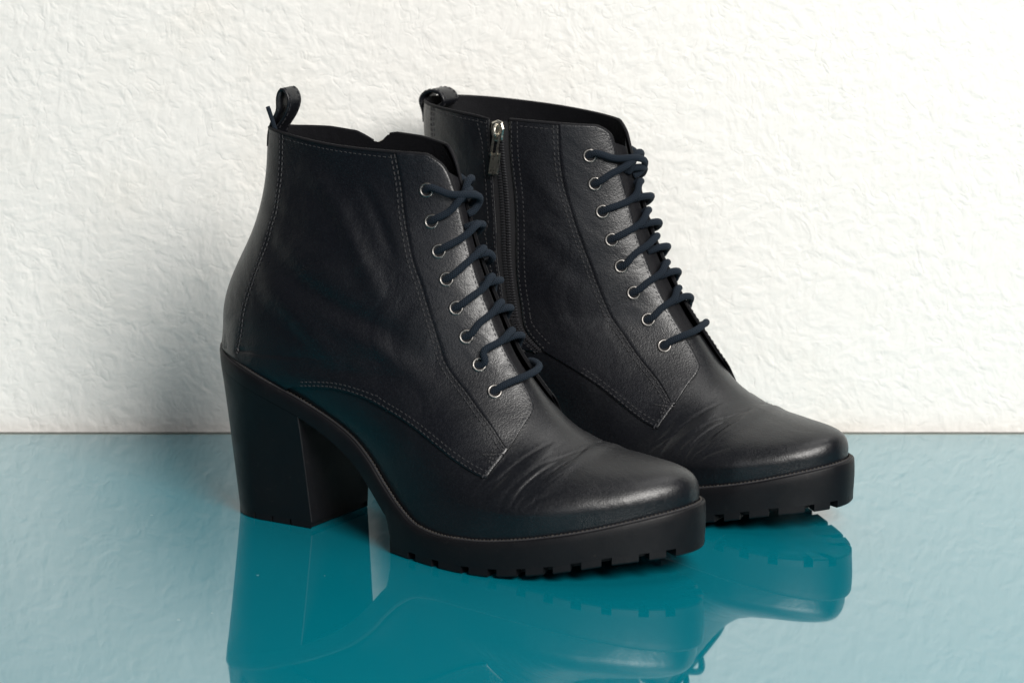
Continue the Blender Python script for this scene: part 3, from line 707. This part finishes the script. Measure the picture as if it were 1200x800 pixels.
# ------------------------------------------------------------------ the two boots
def strap(pts, w, th, b0=0.0, tilt=0.0):
    """leather strap following a profile (a,z), w wide across the boot"""
    p = smooth_path(pts, 44); T = np.gradient(p, axis=0); T /= np.linalg.norm(T, axis=1, keepdims=True); N = np.column_stack([-T[:, 1], T[:, 0]])
    V = []; n = len(p)
    for i in range(n):
        k = i / (n - 1); b = b0 + tilt * (p[i, 1] - p[0, 1])
        for (o, s) in ((th/2, -w), (th/2 + .012, -w + .06), (th/2 + .012, w - .06), (th/2, w), (-th/2, w), (-th/2, -w)):
            V.append((p[i, 0] + N[i, 0] * o, b + s, p[i, 1] + N[i, 1] * o))
    F = grid_faces(n, 6, True) + [tuple(range(5, -1, -1)), tuple((n-1)*6 + i for i in range(6))]
    return np.array(V), F
def strap_stitch(pts, w, th, b0=0.0, tilt=0.0):
    p = smooth_path(pts, 90); T = np.gradient(p, axis=0); T /= np.linalg.norm(T, axis=1, keepdims=True); N = np.column_stack([-T[:, 1], T[:, 0]])
    B = Buf(); d = np.r_[0, np.cumsum(np.linalg.norm(np.diff(p, axis=0), axis=1))]
    for i in range(int(d[-1] / .24)):
        j = min(int(np.searchsorted(d, (i + .5) * .24)), 89); b = b0 + tilt * (p[j, 1] - p[0, 1])
        for s in (-1, 1):
            v, f = box_on((p[j, 0] + N[j, 0] * (th/2 + .018), b + s * (w - .13), p[j, 1] + N[j, 1] * (th/2 + .018)), (T[j, 0] * .08, 0, T[j, 1] * .08), (0, .022, 0), (N[j, 0] * .02, 0, N[j, 1] * .02), .3); B.add(v, f)
    return B
def front_extras(U, add, bufadd, lace):
    pts = [(-3.25, 17.2), (-3.18, 17.9), (-2.98, 18.4), (-2.70, 18.95), (-2.68, 19.5), (-2.42, 19.88), (-2.12, 19.62), (-2.14, 19.0), (-2.46, 18.45), (-2.80, 17.95), (-2.88, 17.3)]
    v, f = strap(pts, .48, .10); o = add('pull_loop', v, f, 'upper_leather', smooth=True)
    bufadd(strap_stitch(pts, .48, .10), 'loop_stitching', 'seam_thread', o, smooth=False, kind='stuff')
    p = smooth_path([(-2.62, .62, 17.85), (-2.87, .60, 18.45), (-3.13, .58, 19.05)], 10)
    v, f, uv = tube(p, [.10] * 8 + [.105, .095], 10); add('strap_end', v, f, 'lace_cotton', uv=uv)
def rear_extras(U, add, bufadd, lace):
    pts = [(-4.50, 16.9), (-4.60, 17.55), (-4.72, 17.95), (-4.50, 18.30), (-4.00, 18.45), (-3.50, 18.28), (-3.38, 17.98), (-3.70, 17.72), (-4.08, 17.45), (-4.20, 16.9)]
    v, f = strap(pts, .62, .15); o = add('pull_loop', v, f, 'upper_leather', smooth=True)
    bufadd(strap_stitch(pts, .62, .15), 'loop_stitching', 'seam_thread', o, smooth=False, kind='stuff')

VAMP_LINES = [([(.805, .466), (.797, .351), (.797, .237), (.811, .15), (.820, .06)], -.055, .075), ([(.812, .44), (.806, .308), (.808, .233), (.819, .13)], -.05, .07),
    ([(.773, .438), (.765, .353), (.756, .266)], -.05, .08), ([(.786, .452), (.778, .353), (.772, .23), (.775, .12)], -.05, .075), ([(.825, .448), (.833, .373), (.848, .318)], -.03, .10),
    ([(.814, .253), (.823, .14), (.818, .05)], -.04, .09), ([(.80, .40), (.801, .30), (.802, .20)], .05, .26), ([(.79, .42), (.788, .30), (.785, .16)], .06, .26),
    ([(.823, .34), (.828, .2), (.83, .02)], .07, .35)]
_r = np.random.default_rng(11)
for _i in range(15):                                   # the fine fan of wrinkles where the toes bend
    _t = .765 + .062 * _r.random(); _h = _r.uniform(.22, .46); _l = _r.uniform(.05, .14); _k = (.80 - _t) * .35 + _r.normal(0, .02)
    VAMP_LINES.append(([(_t + .006 + _k * .02, _h + _l), (_t, _h), (_t + .004 - _k * .1 + _r.normal(0, .003), max(_h - _l, .02))], -_r.uniform(.014, .03), _r.uniform(.035, .06)))
OUT_FOLDS = [([(.10, .62), (.19, .50), (.30, .40), (.36, .36)], .16, .50), ([(.30, .72), (.36, .58), (.40, .45), (.45, .33)], -.20, .55), ([(.36, .70), (.43, .56), (.50, .47)], .13, .45),
    ([(.44, .42), (.50, .34), (.60, .30)], .14, .55), ([(.22, .80), (.25, .66), (.27, .55)], -.09, .45), ([(.12, .42), (.20, .37), (.27, .33)], -.09, .32), ([(.52, .60), (.56, .48), (.60, .40)], -.09, .45)]
IN_FOLDS = [([(.30, .42), (.36, .34), (.42, .26)], -.05, .5), ([(.50, .42), (.56, .33), (.62, .25)], .06, .6), ([(.12, .40), (.2, .34), (.25, .3)], .04, .5)]
neg = lambda Ls: [([(t, -h) for t, h in p], a, w) for p, a, w in Ls]
def make_boot(loc, yaw, mirror, label, extras, **kw):
    root = bpy.data.objects.new('ankle_boot', None); col.objects.link(root); root.empty_display_size = .05
    root.location = (loc[0] * CM, loc[1] * CM, 0); root.rotation_euler = (0, 0, -math.radians(yaw))
    U = Upper(**kw)
    lines = OUT_FOLDS + neg(IN_FOLDS) + VAMP_LINES + neg(VAMP_LINES)
    U.disp = fold_field(U, lines)
    boot(root, U, mirror, extras)
    tagk(root, label, 'boot')
    return root
make_boot((0, 0), 32, False, 'nearer black leather ankle boot, its plain outer side to the camera', front_extras, w_rim=1.3, shin=.3, wave=1.0)
make_boot((8.0, 8.6), 33, True, 'black ankle boot standing behind, its side zip showing', rear_extras, back_rim=1.15, w_rim=2.6, vamp=-.3, wave=.25)
